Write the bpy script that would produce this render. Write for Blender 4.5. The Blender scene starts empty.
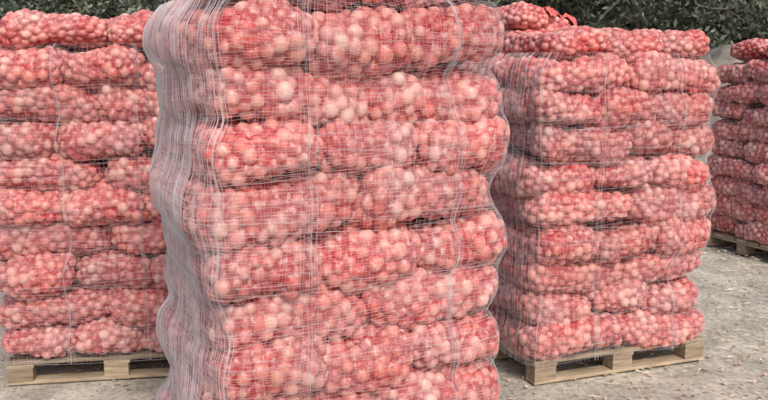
import bpy, math, random
import numpy as np
from mathutils import Matrix, Vector, Euler
R=math.radians
scene=bpy.context.scene
rng=np.random.default_rng(7); random.seed(7)

# ---------------------------------------------------------------- helpers
def new_mat(name):
    m=bpy.data.materials.new(name); m.use_nodes=True
    nt=m.node_tree; b=nt.nodes['Principled BSDF']; return m,nt,b
def N(nt,t,**k):
    n=nt.nodes.new(t)
    for a,v in k.items(): setattr(n,a,v)
    return n
def ramp(nt,stops,fac=None):
    r=N(nt,'ShaderNodeValToRGB'); e=r.color_ramp.elements
    e[0].position=stops[0][0]; e[0].color=(*stops[0][1],1)
    e[1].position=stops[-1][0]; e[1].color=(*stops[-1][1],1)
    for p,c in stops[1:-1]:
        x=e.new(p); x.color=(*c,1)
    if fac is not None: nt.links.new(fac,r.inputs['Fac'])
    return r
def mesh_np(name,v,f,smooth=True):
    me=bpy.data.meshes.new(name); v=np.asarray(v,np.float32); f=np.asarray(f,np.int32)
    me.vertices.add(len(v)); me.vertices.foreach_set('co',v.ravel())
    k=f.shape[1]; me.loops.add(f.size); me.loops.foreach_set('vertex_index',f.ravel())
    me.polygons.add(len(f)); me.polygons.foreach_set('loop_start',np.arange(0,f.size,k,dtype=np.int32))
    me.polygons.foreach_set('loop_total',np.full(len(f),k,np.int32))
    me.polygons.foreach_set('use_smooth',np.full(len(f),smooth))
    me.update(calc_edges=True); return me
def obj(name,me,mat=None,parent=None):
    o=bpy.data.objects.new(name,me); scene.collection.objects.link(o)
    if mat: me.materials.append(mat)
    if parent: o.parent=parent
    return o
def empty(name):
    o=bpy.data.objects.new(name,None); scene.collection.objects.link(o); return o
def fattr(me,name,arr):
    a=me.attributes.new(name,'FLOAT','POINT'); a.data.foreach_set('value',np.asarray(arr,np.float32))

def snoise(p,scale,seed,n=10):
    r=np.random.default_rng(seed); out=np.zeros(len(p))
    for i in range(n):
        k=r.normal(size=3)*scale; out+=np.sin(p@k+r.uniform(0,6.28))
    return out/math.sqrt(n)

# ---------------------------------------------------------------- materials
def sack_mat():
    m,nt,b=new_mat('onion_net_sack'); L=nt.links.new
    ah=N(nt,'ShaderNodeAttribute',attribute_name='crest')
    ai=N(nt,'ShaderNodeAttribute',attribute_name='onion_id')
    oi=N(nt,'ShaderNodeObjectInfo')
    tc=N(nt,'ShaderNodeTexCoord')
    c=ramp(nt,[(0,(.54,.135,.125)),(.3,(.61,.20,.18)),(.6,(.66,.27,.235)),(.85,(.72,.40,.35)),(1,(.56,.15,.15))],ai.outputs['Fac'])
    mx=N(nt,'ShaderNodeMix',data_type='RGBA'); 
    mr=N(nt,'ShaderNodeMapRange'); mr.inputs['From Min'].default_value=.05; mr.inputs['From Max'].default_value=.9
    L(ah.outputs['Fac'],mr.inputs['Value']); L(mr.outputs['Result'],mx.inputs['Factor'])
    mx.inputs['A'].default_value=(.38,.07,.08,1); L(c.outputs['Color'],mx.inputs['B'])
    nz=N(nt,'ShaderNodeTexNoise'); nz.inputs['Scale'].default_value=45; nz.inputs['Detail'].default_value=4
    L(tc.outputs['Object'],nz.inputs['Vector'])
    m2=N(nt,'ShaderNodeMix',data_type='RGBA',blend_type='MIX'); 
    r2=ramp(nt,[(.52,(0,0,0)),(.72,(.65,.65,.65))],nz.outputs['Fac'])
    L(r2.outputs['Color'],m2.inputs['Factor']); L(mx.outputs['Result'],m2.inputs['A']); m2.inputs['B'].default_value=(.76,.53,.49,1)
    hs=N(nt,'ShaderNodeHueSaturation'); L(m2.outputs['Result'],hs.inputs['Color'])
    v=N(nt,'ShaderNodeMapRange'); v.inputs['To Min'].default_value=.84; v.inputs['To Max'].default_value=1.10
    L(oi.outputs['Random'],v.inputs['Value']); L(v.outputs['Result'],hs.inputs['Value'])
    n3=N(nt,'ShaderNodeTexNoise'); n3.inputs['Scale'].default_value=4.5; L(tc.outputs['Object'],n3.inputs['Vector'])
    v3=N(nt,'ShaderNodeMapRange'); v3.inputs['From Min'].default_value=.3; v3.inputs['From Max'].default_value=.7; v3.inputs['To Min'].default_value=.8; v3.inputs['To Max'].default_value=1.14
    L(n3.outputs['Fac'],v3.inputs['Value']); L(v3.outputs['Result'],hs.inputs['Saturation'])
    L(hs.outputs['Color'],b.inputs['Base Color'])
    b.inputs['Roughness'].default_value=.42
    b.inputs['Specular IOR Level'].default_value=.5
    vo=N(nt,'ShaderNodeTexVoronoi'); vo.inputs['Scale'].default_value=200; L(tc.outputs['Object'],vo.inputs['Vector'])
    bp=N(nt,'ShaderNodeBump'); bp.inputs['Strength'].default_value=.35; bp.inputs['Distance'].default_value=.003
    L(vo.outputs['Distance'],bp.inputs['Height']); L(bp.outputs['Normal'],b.inputs['Normal'])
    return m
M_SACK=sack_mat()

def simple(name,col,rough=.7,noise=20,var=.25):
    m,nt,b=new_mat(name); L=nt.links.new
    tc=N(nt,'ShaderNodeTexCoord'); nz=N(nt,'ShaderNodeTexNoise'); nz.inputs['Scale'].default_value=noise; nz.inputs['Detail'].default_value=5
    L(tc.outputs['Object'],nz.inputs['Vector'])
    lo=tuple(x*(1-var) for x in col); hi=tuple(min(1,x*(1+var)) for x in col)
    r=ramp(nt,[(.3,lo),(.7,hi)],nz.outputs['Fac']); L(r.outputs['Color'],b.inputs['Base Color'])
    b.inputs['Roughness'].default_value=rough
    return m
M_NET=simple('pallet_net_thread',(.64,.60,.64),.6,8,.12)
M_RED=simple('red_net_cloth',(.62,.12,.11),.7,60,.35)

def wood_mat():
    m,nt,b=new_mat('pallet_wood'); L=nt.links.new
    tc=N(nt,'ShaderNodeTexCoord'); mp=N(nt,'ShaderNodeMapping'); mp.inputs['Scale'].default_value=(3,26,26)
    L(tc.outputs['Object'],mp.inputs['Vector'])
    nz=N(nt,'ShaderNodeTexNoise'); nz.inputs['Scale'].default_value=2; nz.inputs['Detail'].default_value=6; L(mp.outputs['Vector'],nz.inputs['Vector'])
    r=ramp(nt,[(.3,(.25,.195,.13)),(.55,(.42,.345,.25)),(.75,(.54,.46,.35))],nz.outputs['Fac'])
    at=N(nt,'ShaderNodeAttribute',attribute_name='tone')
    mx=N(nt,'ShaderNodeMix',data_type='RGBA',blend_type='MULTIPLY'); mx.inputs['Factor'].default_value=1
    rr=ramp(nt,[(0,(.6,.58,.57)),(1,(1.05,1.02,1))],at.outputs['Fac'])
    L(r.outputs['Color'],mx.inputs['A']); L(rr.outputs['Color'],mx.inputs['B']); L(mx.outputs['Result'],b.inputs['Base Color'])
    b.inputs['Roughness'].default_value=.85
    bp=N(nt,'ShaderNodeBump'); bp.inputs['Strength'].default_value=.4; bp.inputs['Distance'].default_value=.004; L(nz.outputs['Fac'],bp.inputs['Height']); L(bp.outputs['Normal'],b.inputs['Normal'])
    return m
M_WOOD=wood_mat()

# ---------------------------------------------------------------- sack variants
def box_surface(nx,ny,nz):
    V={};verts=[];F=[]
    def vid(i,j,k):
        key=(i,j,k)
        if key not in V: V[key]=len(verts); verts.append((2*i/nx-1,2*j/ny-1,2*k/nz-1))
        return V[key]
    for i in range(nx):
        for j in range(ny):
            F.append([vid(i,j,nz),vid(i+1,j,nz),vid(i+1,j+1,nz),vid(i,j+1,nz)])
            F.append([vid(i,j,0),vid(i,j+1,0),vid(i+1,j+1,0),vid(i+1,j,0)])
    for i in range(nx):
        for k in range(nz):
            F.append([vid(i,0,k),vid(i+1,0,k),vid(i+1,0,k+1),vid(i,0,k+1)])
            F.append([vid(i,ny,k),vid(i,ny,k+1),vid(i+1,ny,k+1),vid(i+1,ny,k)])
    for j in range(ny):
        for k in range(nz):
            F.append([vid(0,j,k),vid(0,j,k+1),vid(0,j+1,k+1),vid(0,j+1,k)])
            F.append([vid(nx,j,k),vid(nx,j+1,k),vid(nx,j+1,k+1),vid(nx,j,k+1)])
    return np.array(verts),np.array(F)
Q,QF=box_surface(92,62,36)
def make_sack(seed):
    r=np.random.default_rng(seed)
    a,b,c=.322,.218,.109
    q=Q.copy()
    h=(np.abs(q[:,0])**4.8+np.abs(q[:,1])**4.8)**(1/4.8)
    n=(h**2.8+np.abs(q[:,2])**2.8)**(1/2.8)
    p=q/n[:,None]
    P=p*np.array([a,b,c])
    nrm=np.stack([np.sign(p[:,0])*np.abs(p[:,0])**3/a,np.sign(p[:,1])*np.abs(p[:,1])**3/b,np.sign(p[:,2])*np.abs(p[:,2])**1.8/c],1)
    nrm/=np.linalg.norm(nrm,axis=1)[:,None]
    P=P+nrm*(snoise(P,11,seed+50)*.0125)[:,None]
    P[:,2]*=1+.12*np.sin(P[:,0]*10+r.uniform(0,6.28))
    P[:,2]+=.015*np.sin(P[:,0]*8+r.uniform(0,6.28))+.010*np.sin(P[:,1]*12+r.uniform(0,6.28))
    idx=r.permutation(len(P))[:9000]; PT=P[idx[:1]]
    for i in idx[1:]:
        if np.min(((PT-P[i])**2).sum(1))>.0405**2: PT=np.vstack([PT,P[i]])
    rad=r.uniform(.026,.038,len(PT)); sink=r.uniform(-.007,.004,len(PT)); oid=r.uniform(0,1,len(PT))
    H=np.empty(len(P)); ID=np.empty(len(P))
    for s in range(0,len(P),4000):
        d2=((P[s:s+4000,None,:]-PT[None])**2).sum(2)
        hh=np.sqrt(np.maximum(rad[None]**2-d2,0))-.031+sink[None]
        hh=np.where(d2<rad[None]**2,hh,-.04)
        k=hh.argmax(1); H[s:s+4000]=hh.max(1); ID[s:s+4000]=oid[k]
    H=np.maximum(H,-.018)
    P=P+nrm*(H*.9+.004)[:,None]
    me=mesh_np('onion_sack_mesh',P,QF)
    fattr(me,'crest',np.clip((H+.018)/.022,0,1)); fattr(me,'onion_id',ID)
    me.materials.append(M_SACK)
    return me,P
SACKS=[make_sack(s) for s in range(100,110)]

# ---------------------------------------------------------------- tubes
def tubes(paths,rad,closed):
    paths=np.asarray(paths); n,m,_=paths.shape
    rad=np.broadcast_to(np.asarray(rad,float),(n,))
    if closed: T=np.roll(paths,-1,1)-np.roll(paths,1,1)
    else: T=np.gradient(paths,axis=1)
    T/=np.linalg.norm(T,axis=2,keepdims=True)+1e-9
    up=np.array([0,0,1.]) if closed else np.array([.31,.95,.02])
    A=np.cross(T,up); A/=np.linalg.norm(A,axis=2,keepdims=True)+1e-9; B=np.cross(T,A)
    V=[]
    for k in range(3):
        t=2*math.pi*k/3
        V.append(paths+(A*math.cos(t)+B*math.sin(t))*rad[:,None,None])
    V=np.stack(V,2)
    idx=np.arange(n*m*3).reshape(n,m,3)
    nx=np.roll(idx,-1,1) if closed else None
    F=[]
    for k in range(3):
        k2=(k+1)%3
        if closed: F.append(np.stack([idx[:,:,k],nx[:,:,k],nx[:,:,k2],idx[:,:,k2]],-1).reshape(-1,4))
        else: F.append(np.stack([idx[:,:-1,k],idx[:,1:,k],idx[:,1:,k2],idx[:,:-1,k2]],-1).reshape(-1,4))
    return V.reshape(-1,3),np.concatenate(F)

# ---------------------------------------------------------------- pallet
def pallet(loc,rot,seed,W=1.2,D=1.0):
    r=np.random.default_rng(seed); V=[];F=[];T=[]
    def box(x0,x1,y0,y1,z0,z1):
        o=len(V); t=r.uniform(0,1)
        e=.003
        for (z,i) in ((z0,e),(z0+e,0),(z1-e,0),(z1,e)):
            for (x,y) in ((x0+i,y0+i),(x1-i,y0+i),(x1-i,y1-i),(x0+i,y1-i)):
                V.append((x,y,z)); T.append(t)
        for k in range(3):
            for q in range(4):
                a=o+k*4+q; b=o+k*4+(q+1)%4; F.append((a,b,b+4,a+4))
        F.append((o+3,o+2,o+1,o)); F.append((o+12,o+13,o+14,o+15))
    hw,hd=W/2,D/2
    ys=[-hd+.05,0,hd-.05]; xs=[-hw+.0725,0,hw-.0725]
    for y in ys: box(-hw,hw,y-.05+r.uniform(0,.004),y+.05,.004,.024)
    for y in ys:
        for x in xs: box(x-.0725,x+.0725+r.uniform(-.01,0),y-.05,y+.05,.0245,.0995)
    for x in xs: box(x-.0725,x+.0725,-hd,hd,.100,.1215)
    n=7; bw=.118
    for k in range(n):
        y=-hd+bw/2+k*(D-bw)/(n-1)
        box(-hw+r.uniform(-.006,.004),hw+r.uniform(-.004,.006),y-bw/2,y+bw/2,.122,.144)
    me=mesh_np('wooden_pallet',V,F,False); fattr(me,'tone',T)
    o=obj('wooden_pallet',me,M_WOOD); o.location=loc; o.rotation_euler=(0,0,rot); return o

# ---------------------------------------------------------------- stack
def stack(C,theta,layers,lh,seed,heap=(),W=1.2,D=1.0,flare=.0,folds=(),hs=.015,vs=.022,lean=(0,0),side=0):
    r=np.random.default_rng(seed)
    ct,st=math.cos(theta),math.sin(theta)
    cx=C[0]+ct*W/2-st*D/2; cy=C[1]+st*W/2+ct*D/2
    root=empty('onion_sack_stack'); root.location=(cx,cy,0); root.rotation_euler=(0,0,theta)
    pallet((cx+.01,cy,0),theta+R(r.uniform(-1,1)),seed)
    PTS=[]
    def place(x,y,z,yaw,sc=(1,1,1),tilt=(0,0)):
        me,P=SACKS[r.integers(len(SACKS))]
        o=obj('sack',me,None,root)
        if r.random()<.5: yaw+=math.pi
        rx=tilt[0]+(math.pi if r.random()<.5 else 0)
        M=Matrix.Translation((x,y,z))@Euler((0,tilt[1],yaw)).to_matrix().to_4x4()@Matrix.Rotation(rx,4,'X')@Matrix.Diagonal((*sc,1))
        o.matrix_local=M
        A=np.array(M); PTS.append(P[::3]@A[:3,:3].T+A[:3,3])
    z=.144+lh*.5; fx=W/1.2; fy=D/1.0
    for l in range(layers):
        t=l/max(1,layers-1); jx,jy=r.normal(0,.012,2)+np.array(lean)*t
        s=1+flare*(t-.5)
        if (l+seed)%2==0: L=[(-.3,-.3,0),(.3,-.3,0),(-.4,.2,1),(0,.2,1),(.4,.2,1)]
        else: L=[(-.4,-.2,1),(0,-.2,1),(.4,-.2,1),(-.3,.3,0),(.3,.3,0)]
        for (x,y,o) in L:
            sc=[1.04+r.uniform(-.03,.05),1.04+r.uniform(-.03,.05)]
            place(x*s*fx+jx+r.normal(0,.011),y*s*fy+jy+r.normal(0,.011),z+r.normal(0,.007),o*math.pi/2+R(r.normal(0,2.4)),
                  (sc[0],sc[1],lh/.178*(1.04+r.uniform(-.06,.09))),(R(r.normal(0,2.2)),R(r.normal(0,2.2))))
        z+=lh
    for (x,y,dz,yaw,sc,tx,ty) in heap: place(x,y,z+dz,R(yaw),(sc,sc,sc*.9),(R(tx),R(ty)))
    P=np.concatenate(PTS)
    ztop=z-.06; nz=int((ztop-.13)/.02); na=200
    zs=np.linspace(.13,ztop,nz); ang=np.linspace(0,2*math.pi,na,endpoint=False)
    U=np.stack([np.cos(ang),np.sin(ang)],1)
    H=np.zeros((nz,na))
    for i,zz in enumerate(zs):
        sel=P[np.abs(P[:,2]-max(zz,.2))<.018][:,:2]
        if len(sel)<10: H[i]=H[i-1]; continue
        H[i]=(sel@U.T).max(0)
    Hm=H.copy()
    for k in range(1,4):
        Hm[k:]=np.maximum(Hm[k:],H[:-k]-.006*k); Hm[:-k]=np.maximum(Hm[:-k],H[k:]-.006*k)
    H=.6*H+.4*Hm
    Hs=H.copy(); Hs[1:-1]=(H[:-2]+H[1:-1]*2+H[2:])/4; H=Hs+.001
    dA=ang[:,None]-ang[None,:]; cd=np.cos(dA); 
    RR=np.empty((nz,na))
    for i in range(nz):
        q=np.where(cd>.15,H[i][None,:]/np.maximum(cd,.15),9); RR[i]=q.min(1)
    def surf(a,zz,off=0):
        ia=(a%(2*math.pi))/(2*math.pi)*na; i0=np.floor(ia).astype(int)%na; fa=ia-np.floor(ia); i1=(i0+1)%na
        iz=np.clip((zz-zs[0])/(zs[1]-zs[0]),0,nz-1.001); k0=np.floor(iz).astype(int); fz=iz-k0
        g=(RR[k0,i0]*(1-fa)+RR[k0,i1]*fa)*(1-fz)+(RR[k0+1,i0]*(1-fa)+RR[k0+1,i1]*fa)*fz
        g=g+off; return np.stack([g*np.cos(a),g*np.sin(a),zz+0*a],-1)
    nh=int((ztop-.15)/hs); A,Z=np.meshgrid(ang,np.linspace(.15,ztop,nh))
    Z=Z+.006*np.sin(A*5+Z*31)+.008*np.sin(A*2+Z*9+seed)+.003*np.sin(A*43+Z*200)+r.normal(0,.004,(nh,1))
    Z=np.clip(Z,.13,ztop)
    v1,f1=tubes(surf(A,Z),r.uniform(.0002,.0005,nh),True)
    cum=np.concatenate([[0],np.cumsum(np.linalg.norm(np.diff(surf(ang,np.full(na,1.)),axis=0),axis=1))])
    nv=int(cum[-1]/vs); av=np.interp(np.linspace(0,cum[-1],nv,endpoint=False),cum,ang)
    av=av+r.normal(0,.010,nv)
    rv=r.uniform(.0002,.0004,nv)
    ex=[];er=[]
    for (fa_,k,wd) in folds:
        ex+=list(fa_+r.normal(0,wd,k)); er+=list(r.uniform(.0003,.0006,k))
    if side:
        ex+=list(r.uniform(R(145),R(222),side)); er+=[.00045]*side
    av=np.concatenate([av,ex]); rv=np.concatenate([rv,er])
    m=110; zz=np.linspace(.13,ztop,m)[None,:]+0*av[:,None]; w_=r.normal(0,1,(len(av),1))
    aa=av[:,None]+.008*np.sin(zz*3+av[:,None]*3+seed)+.004*np.sin(zz*23+av[:,None]*17)+.007*w_*np.sin(zz*6+w_*3)
    v2,f2=tubes(surf(aa,zz,.001),rv,False)
    ns=60; a0=r.uniform(0,6.28,ns); z0=r.uniform(.2,ztop-.25,ns); tt=np.linspace(0,1,140)[None,:]
    aa=a0[:,None]+tt*4.0; zz=np.clip(z0[:,None]+tt*.22*r.uniform(-1,1,ns)[:,None],.13,ztop)
    v3,f3=tubes(surf(aa,zz,.002),np.full(ns,.0004),False)
    V=np.concatenate([v1,v2,v3]); F=np.concatenate([f1,f2+len(v1),f3+len(v1)+len(v2)])
    obj('pallet_netting',mesh_np('pallet_netting',V,F),M_NET,root)
    def top(x,y):
        s=P[(np.abs(P[:,0]-x)<.025)&(np.abs(P[:,1]-y)<.025)]
        return max(s[:,2].max(),z-.05) if len(s) else z-.05
    for c in range(4):
        n=24; ox,oy=r.uniform(-.28,.28),r.uniform(-.26,.30); yw=r.uniform(0,3.14)
        sx,sy=r.uniform(.10,.17),r.uniform(.06,.11)
        V=[];ph=r.uniform(0,6.28,4)
        for i in range(n):
            for j in range(n):
                u,w=(i/(n-1)*2-1),(j/(n-1)*2-1)
                k=(1+.22*math.sin(3*math.atan2(w,u)+ph[0]))/max(1,math.hypot(u,w))
                x=ox+k*(u*sx*math.cos(yw)-w*sy*math.sin(yw)); y=oy+k*(u*sx*math.sin(yw)+w*sy*math.cos(yw))
                V.append((x,y,top(x,y)-.006+(.016*(1+math.sin(u*9+ph[1]+2*math.sin(w*4+ph[2])))+.008*math.sin(w*17+u*6+ph[3]))*(1-.8*min(1,math.hypot(u,w)))))
        I=np.arange(n*n).reshape(n,n)
        F=np.stack([I[:-1,:-1],I[1:,:-1],I[1:,1:],I[:-1,1:]],-1).reshape(-1,4)
        obj('red_net_cloth',mesh_np('red_net_cloth',np.array(V),F),M_RED,root)
    return root

heapL=[(-.25,-.22,0,10,1,3,2),(.3,-.2,.0,80,1,-3,2),(-.2,.22,.01,0,1,0,-3),(.33,.2,.0,5,1,4,0),(0,0,.07,30,.9,5,4)]
heapC=[(-.27,-.26,0,3,1,3,2),(.3,-.25,.0,-4,1,-3,2),(-.2,.22,.01,0,1,0,-3),(.33,.2,.0,5,1,4,0)]
heapR=[(-.30,-.10,-.01,90,1,2,0),(.10,-.13,-.02,85,1,0,4),(-.25,.25,.03,0,1,3,-5),(.33,.2,-.02,5,1,0,6),(-.28,.22,.13,20,.85,5,-4),(.42,-.18,-.04,80,.9,0,6)]
stack((-.585,2.80),R(26),9,.206,3,heapC,flare=-.01,folds=[(R(-116),12,.022),(R(-58),9,.022),(R(-160),8,.02),(R(180),8,.03)],hs=.0085,vs=.014,side=150)
stack((-2.17,4.45),R(9),9,.193,5,heapL[:4],W=1.24,flare=.04,folds=[(R(-112),7,.015),(R(-70),6,.015)],hs=.011,vs=.018)
stack((.84,4.45),R(21),9,.188,8,heapR,W=1.22,flare=.03,folds=[(R(-112),6,.018),(R(-60),6,.018)],side=80,hs=.011,vs=.018)
stack((3.64,7.35),R(22),9,.188,11,heapL,flare=.02,hs=.02,vs=.035)
stack((5.3,8.3),R(18),9,.184,14,heapR,flare=.02,hs=.03,vs=.05)

# ---------------------------------------------------------------- ground
def ground():
    m,nt,b=new_mat('dusty_yard'); L=nt.links.new
    tc=N(nt,'ShaderNodeTexCoord')
    def nz(s,d=6):
        n=N(nt,'ShaderNodeTexNoise'); n.inputs['Scale'].default_value=s; n.inputs['Detail'].default_value=d; L(tc.outputs['Object'],n.inputs['Vector']); return n
    a=nz(.9); f=nz(30,8); g=nz(4,8)
    r=ramp(nt,[(.3,(.39,.365,.32)),(.5,(.47,.445,.395)),(.7,(.54,.515,.46))],a.outputs['Fac'])
    r2=ramp(nt,[(.32,(.66,.64,.62)),(.5,(.95,.95,.94)),(.7,(1.17,1.15,1.10))],f.outputs['Fac'])
    r3=ramp(nt,[(.36,(.72,.71,.69)),(.64,(1.08,1.08,1.07))],g.outputs['Fac'])
    m1=N(nt,'ShaderNodeMix',data_type='RGBA',blend_type='MULTIPLY'); m1.inputs['Factor'].default_value=1; L(r.outputs['Color'],m1.inputs['A']); L(r2.outputs['Color'],m1.inputs['B'])
    m2=N(nt,'ShaderNodeMix',data_type='RGBA',blend_type='MULTIPLY'); m2.inputs['Factor'].default_value=1; L(m1.outputs['Result'],m2.inputs['A']); L(r3.outputs['Color'],m2.inputs['B'])
    L(m2.outputs['Result'],b.inputs['Base Color']); b.inputs['Roughness'].default_value=.95
    bp=N(nt,'ShaderNodeBump'); bp.inputs['Strength'].default_value=.45; bp.inputs['Distance'].default_value=.015; L(f.outputs['Fac'],bp.inputs['Height']); L(bp.outputs['Normal'],b.inputs['Normal'])
    t=np.linspace(-1,1,161); s=np.sign(t)*(np.abs(t)*12+np.abs(t)**7*600)
    X,Y=np.meshgrid(s,s+6,indexing='ij'); p=np.stack([X,Y,0*X],-1).reshape(-1,3)
    p[:,2]=np.minimum(0,-.008+.006*snoise(p,2.2,5)); I=np.arange(161*161).reshape(161,161)
    F=np.stack([I[:-1,:-1],I[1:,:-1],I[1:,1:],I[:-1,1:]],-1).reshape(-1,4)
    obj('ground',mesh_np('ground',p,F),m)
ground()

def litter(name,n,lmin,lmax,wmin,wmax,mat,seed,curl=.006,thr=-.2):
    r=np.random.default_rng(seed)
    x=r.uniform(-4,6,n); y=r.uniform(2,11,n); k=snoise(np.stack([x,y,0*x],1),2.4,seed)+r.normal(0,.5,n)
    s=k>thr; x,y=x[s],y[s]; n=len(x)
    l=r.uniform(lmin,lmax,n)/2; w=r.uniform(wmin,wmax,n)/2; a=r.uniform(0,6.28,n)
    c,sn=np.cos(a),np.sin(a); V=np.empty((n,6,3))
    z=r.uniform(.002,.008,n)
    for i,(u,v,h) in enumerate([(-1,-1,0),(0,-1,1),(1,-1,.2),(1,1,.2),(0,1,1),(-1,1,0)]):
        V[:,i,0]=x+c*l*u-sn*w*v; V[:,i,1]=y+sn*l*u+c*w*v; V[:,i,2]=z+h*r.uniform(0,curl,n)
    b=np.arange(n)[:,None]*6
    F=np.concatenate([b+np.array([0,1,4,5]),b+np.array([1,2,3,4])])
    me=mesh_np(name,V.reshape(-1,3),F,False); obj(name,me,mat)
litter('straw_litter',26000,.02,.10,.0015,.0045,simple('straw',(.62,.55,.42),.8,30,.35),3,.010,-.1)
litter('onion_skin_litter',6000,.012,.035,.008,.022,simple('onion_skin',(.52,.36,.28),.6,30,.4),4,.012)
def stones():
    r=np.random.default_rng(9); n=4500; x=r.uniform(-4,6,n); y=r.uniform(2,11,n); s=r.uniform(.003,.013,n)
    base=np.array([(1,0,0),(-1,0,0),(0,1,0),(0,-1,0),(0,0,.7),(0,0,-.7)],float)
    f=np.array([(0,2,4),(2,1,4),(1,3,4),(3,0,4),(2,0,5),(1,2,5),(3,1,5),(0,3,5)])
    V=base[None]*s[:,None,None]*r.uniform(.6,1.3,(n,6,1)); V[:,:,0]+=x[:,None]; V[:,:,1]+=y[:,None]; V[:,:,2]+=.002
    F=(f[None]+np.arange(n)[:,None,None]*6).reshape(-1,3)
    obj('gravel',mesh_np('gravel',V.reshape(-1,3),F,False),simple('stone',(.36,.34,.31),.9,20,.45))
stones()

# ---------------------------------------------------------------- trees
def leaf_mat():
    m,nt,b=new_mat('foliage'); L=nt.links.new
    at=N(nt,'ShaderNodeAttribute',attribute_name='tone')
    r=ramp(nt,[(0,(.055,.075,.055)),(.5,(.11,.135,.095)),(1,(.21,.225,.17))],at.outputs['Fac'])
    L(r.outputs['Color'],b.inputs['Base Color']); b.inputs['Roughness'].default_value=.6
    return m
M_LEAF=leaf_mat(); M_BARK=simple('bark',(.20,.17,.14),.95,12,.35)
def leaves(centers,rads,per,size,seed):
    r=np.random.default_rng(seed); V=[];T=[]
    for c,rd in zip(centers,rads):
        n=int(per*rd*rd); d=r.normal(size=(n,3)); d/=np.linalg.norm(d,axis=1)[:,None]
        p=c+d*(rd*r.uniform(.45,1.08,n)**.6)[:,None]*np.array([1,1,.8])
        a=r.normal(size=(n,3)); a/=np.linalg.norm(a,axis=1)[:,None]; b=np.cross(a,r.normal(size=(n,3))); b/=np.linalg.norm(b,axis=1)[:,None]
        s=r.uniform(.6,1.3,n)[:,None]*size
        V.append(np.stack([p-a*s,p+b*s*.5,p+a*s,p-b*s*.5],1)); T.append(np.repeat(np.clip(r.normal(.45,.22,n)+r.normal(0,.25),0,1),4))
    V=np.concatenate(V).reshape(-1,3); F=np.arange(len(V)).reshape(-1,4); return V,F,np.concatenate(T)
def limb_mesh(segs):
    Vs=[];Fs=[];o=0
    for (p0,p1,r0,r1) in segs:
        p0,p1=np.array(p0),np.array(p1); t=(p1-p0)/np.linalg.norm(p1-p0); a=np.cross(t,[.3,.9,.1]); a/=np.linalg.norm(a); b=np.cross(t,a)
        k=8; m=5; ring=[]
        for i in range(m):
            f=i/(m-1); c=p0+(p1-p0)*f+a*math.sin(f*3.1)*.05*np.linalg.norm(p1-p0); rr=r0+(r1-r0)*f
            for j in range(k):
                q=2*math.pi*j/k; ring.append(c+(a*math.cos(q)+b*math.sin(q))*rr)
        Vs+=ring
        for i in range(m-1):
            for j in range(k): Fs.append((o+i*k+j,o+i*k+(j+1)%k,o+(i+1)*k+(j+1)%k,o+(i+1)*k+j))
        o+=m*k
    return np.array(Vs),np.array(Fs)
def tree_data(seed):
    r=np.random.default_rng(seed); h=r.uniform(2.2,3); segs=[((0,0,-.1),(r.normal(0,.15),r.normal(0,.15),h),.19,.13)]
    top=np.array(segs[0][1]); cs=[];rs=[]
    for i in range(8):
        a=i*2.4+r.uniform(-.3,.3); l=r.uniform(1.4,2.4); st=top*np.array([1,1,r.uniform(.6,1)]); e=st+np.array([math.cos(a)*l,math.sin(a)*l,r.uniform(.3,2.4)])
        segs.append((st,e,.08,.03))
        for k in range(6):
            c=st+(e-st)*r.uniform(.5,1.15)+r.normal(0,.45,3); cs.append(c); rs.append(r.uniform(.35,.8))
        for k in range(2):
            e2=e+r.normal(0,.6,3); segs.append((e,e2,.03,.01)); cs.append(e2); rs.append(r.uniform(.3,.6))
    for k in range(10): cs.append(top+np.array([r.normal(0,.9),r.normal(0,.9),r.uniform(.8,3.6)])); rs.append(r.uniform(.5,.9))
    V,F,T=leaves(cs,rs,650,.075,seed); me=mesh_np('crown',V,F,False); fattr(me,'tone',T); me.materials.append(M_LEAF)
    v,f=limb_mesh(segs); mt=mesh_np('trunk',v,f); mt.materials.append(M_BARK); return mt,me
TD=[tree_data(s) for s in (21,22,23)]
def tree(x,y,s,rot,k):
    e=empty('tree'); e.location=(x,y,0); e.rotation_euler=(0,0,rot); e.scale=(s,s,s)
    for n,me in zip(('trunk','crown'),TD[k%3]): obj(n,me,None,e)
i=0
for x in np.arange(-15,17,3.1):
    tree(x+random.uniform(-.6,.6),21+random.uniform(-1.2,1.2),random.uniform(.95,1.25),random.uniform(0,6),i); i+=1
for x in np.arange(-19,22,3.6):
    tree(x+random.uniform(-.6,.6),26+random.uniform(-1,1),random.uniform(1.25,1.6),random.uniform(0,6),i); i+=1
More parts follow.
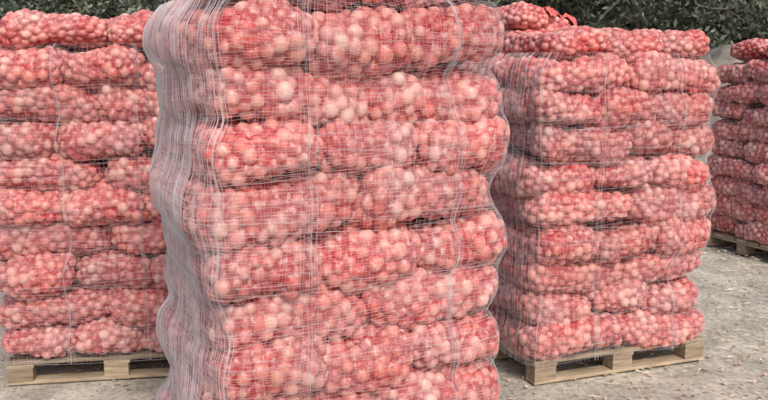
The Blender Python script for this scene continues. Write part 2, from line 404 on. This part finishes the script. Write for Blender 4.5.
def hedge():
    r=np.random.default_rng(31); cs=[];rs=[]
    for x in np.arange(-19,21,.5):
        for k in range(4):
            cs.append(np.array([x+r.normal(0,.3),23+r.normal(0,.5),r.uniform(.2,3.4)])); rs.append(r.uniform(.4,.85))
    V,F,T=leaves(cs,rs,420,.08,33); me=mesh_np('hedge',V,F,False); fattr(me,'tone',T*.8); obj('hedge',me,M_LEAF)
hedge()
def bank():
    nx,ny=100,40; X,Y=np.meshgrid(np.linspace(3,16,nx),np.linspace(13.5,17.8,ny),indexing='ij'); p=np.stack([X,Y,0*X],-1).reshape(-1,3)
    w=np.clip(np.sin((p[:,1]-13.5)/4.3*math.pi),0,1)*np.clip((p[:,0]-3)/3.2,0,1)*np.clip((16-p[:,0])/2,0,1)
    p[:,2]=-.05+w*(2.15+.12*snoise(p,1.5,8)+.06*snoise(p,6,9)); I=np.arange(nx*ny).reshape(nx,ny)
    F=np.stack([I[:-1,:-1],I[1:,:-1],I[1:,1:],I[:-1,1:]],-1).reshape(-1,4)
    obj('earth_bank',mesh_np('earth_bank',p,F),simple('earth',(.20,.18,.155),.95,5,.4))
bank()

# ---------------------------------------------------------------- light
w=bpy.data.worlds.new('World'); scene.world=w; w.use_nodes=True; nt=w.node_tree
bg=nt.nodes['Background']; sky=nt.nodes.new('ShaderNodeTexSky'); sky.sky_type='NISHITA'; sky.sun_disc=False
el,az=R(44),R(160)
sky.sun_elevation=el; sky.sun_rotation=az; sky.dust_density=6; sky.air_density=1.0
nt.links.new(sky.outputs['Color'],bg.inputs['Color']); bg.inputs['Strength'].default_value=.15
sd=bpy.data.lights.new('sun','SUN'); sd.energy=1.7; sd.angle=R(14); sd.color=(1,.96,.92)
so=bpy.data.objects.new('sun',sd); scene.collection.objects.link(so)
d=Vector((math.sin(az)*math.cos(el),math.cos(az)*math.cos(el),math.sin(el)))
so.rotation_euler=d.to_track_quat('Z','Y').to_euler()

# ---------------------------------------------------------------- camera
cd=bpy.data.cameras.new('camera'); cd.sensor_width=36; cd.lens=38.6; cd.clip_end=2000
co=bpy.data.objects.new('camera',cd); scene.collection.objects.link(co)
co.location=(0,0,1.78); co.rotation_euler=(R(90-9.04),0,0); scene.camera=co
scene.view_settings.view_transform='Standard'; scene.view_settings.look='None'; scene.view_settings.exposure=0
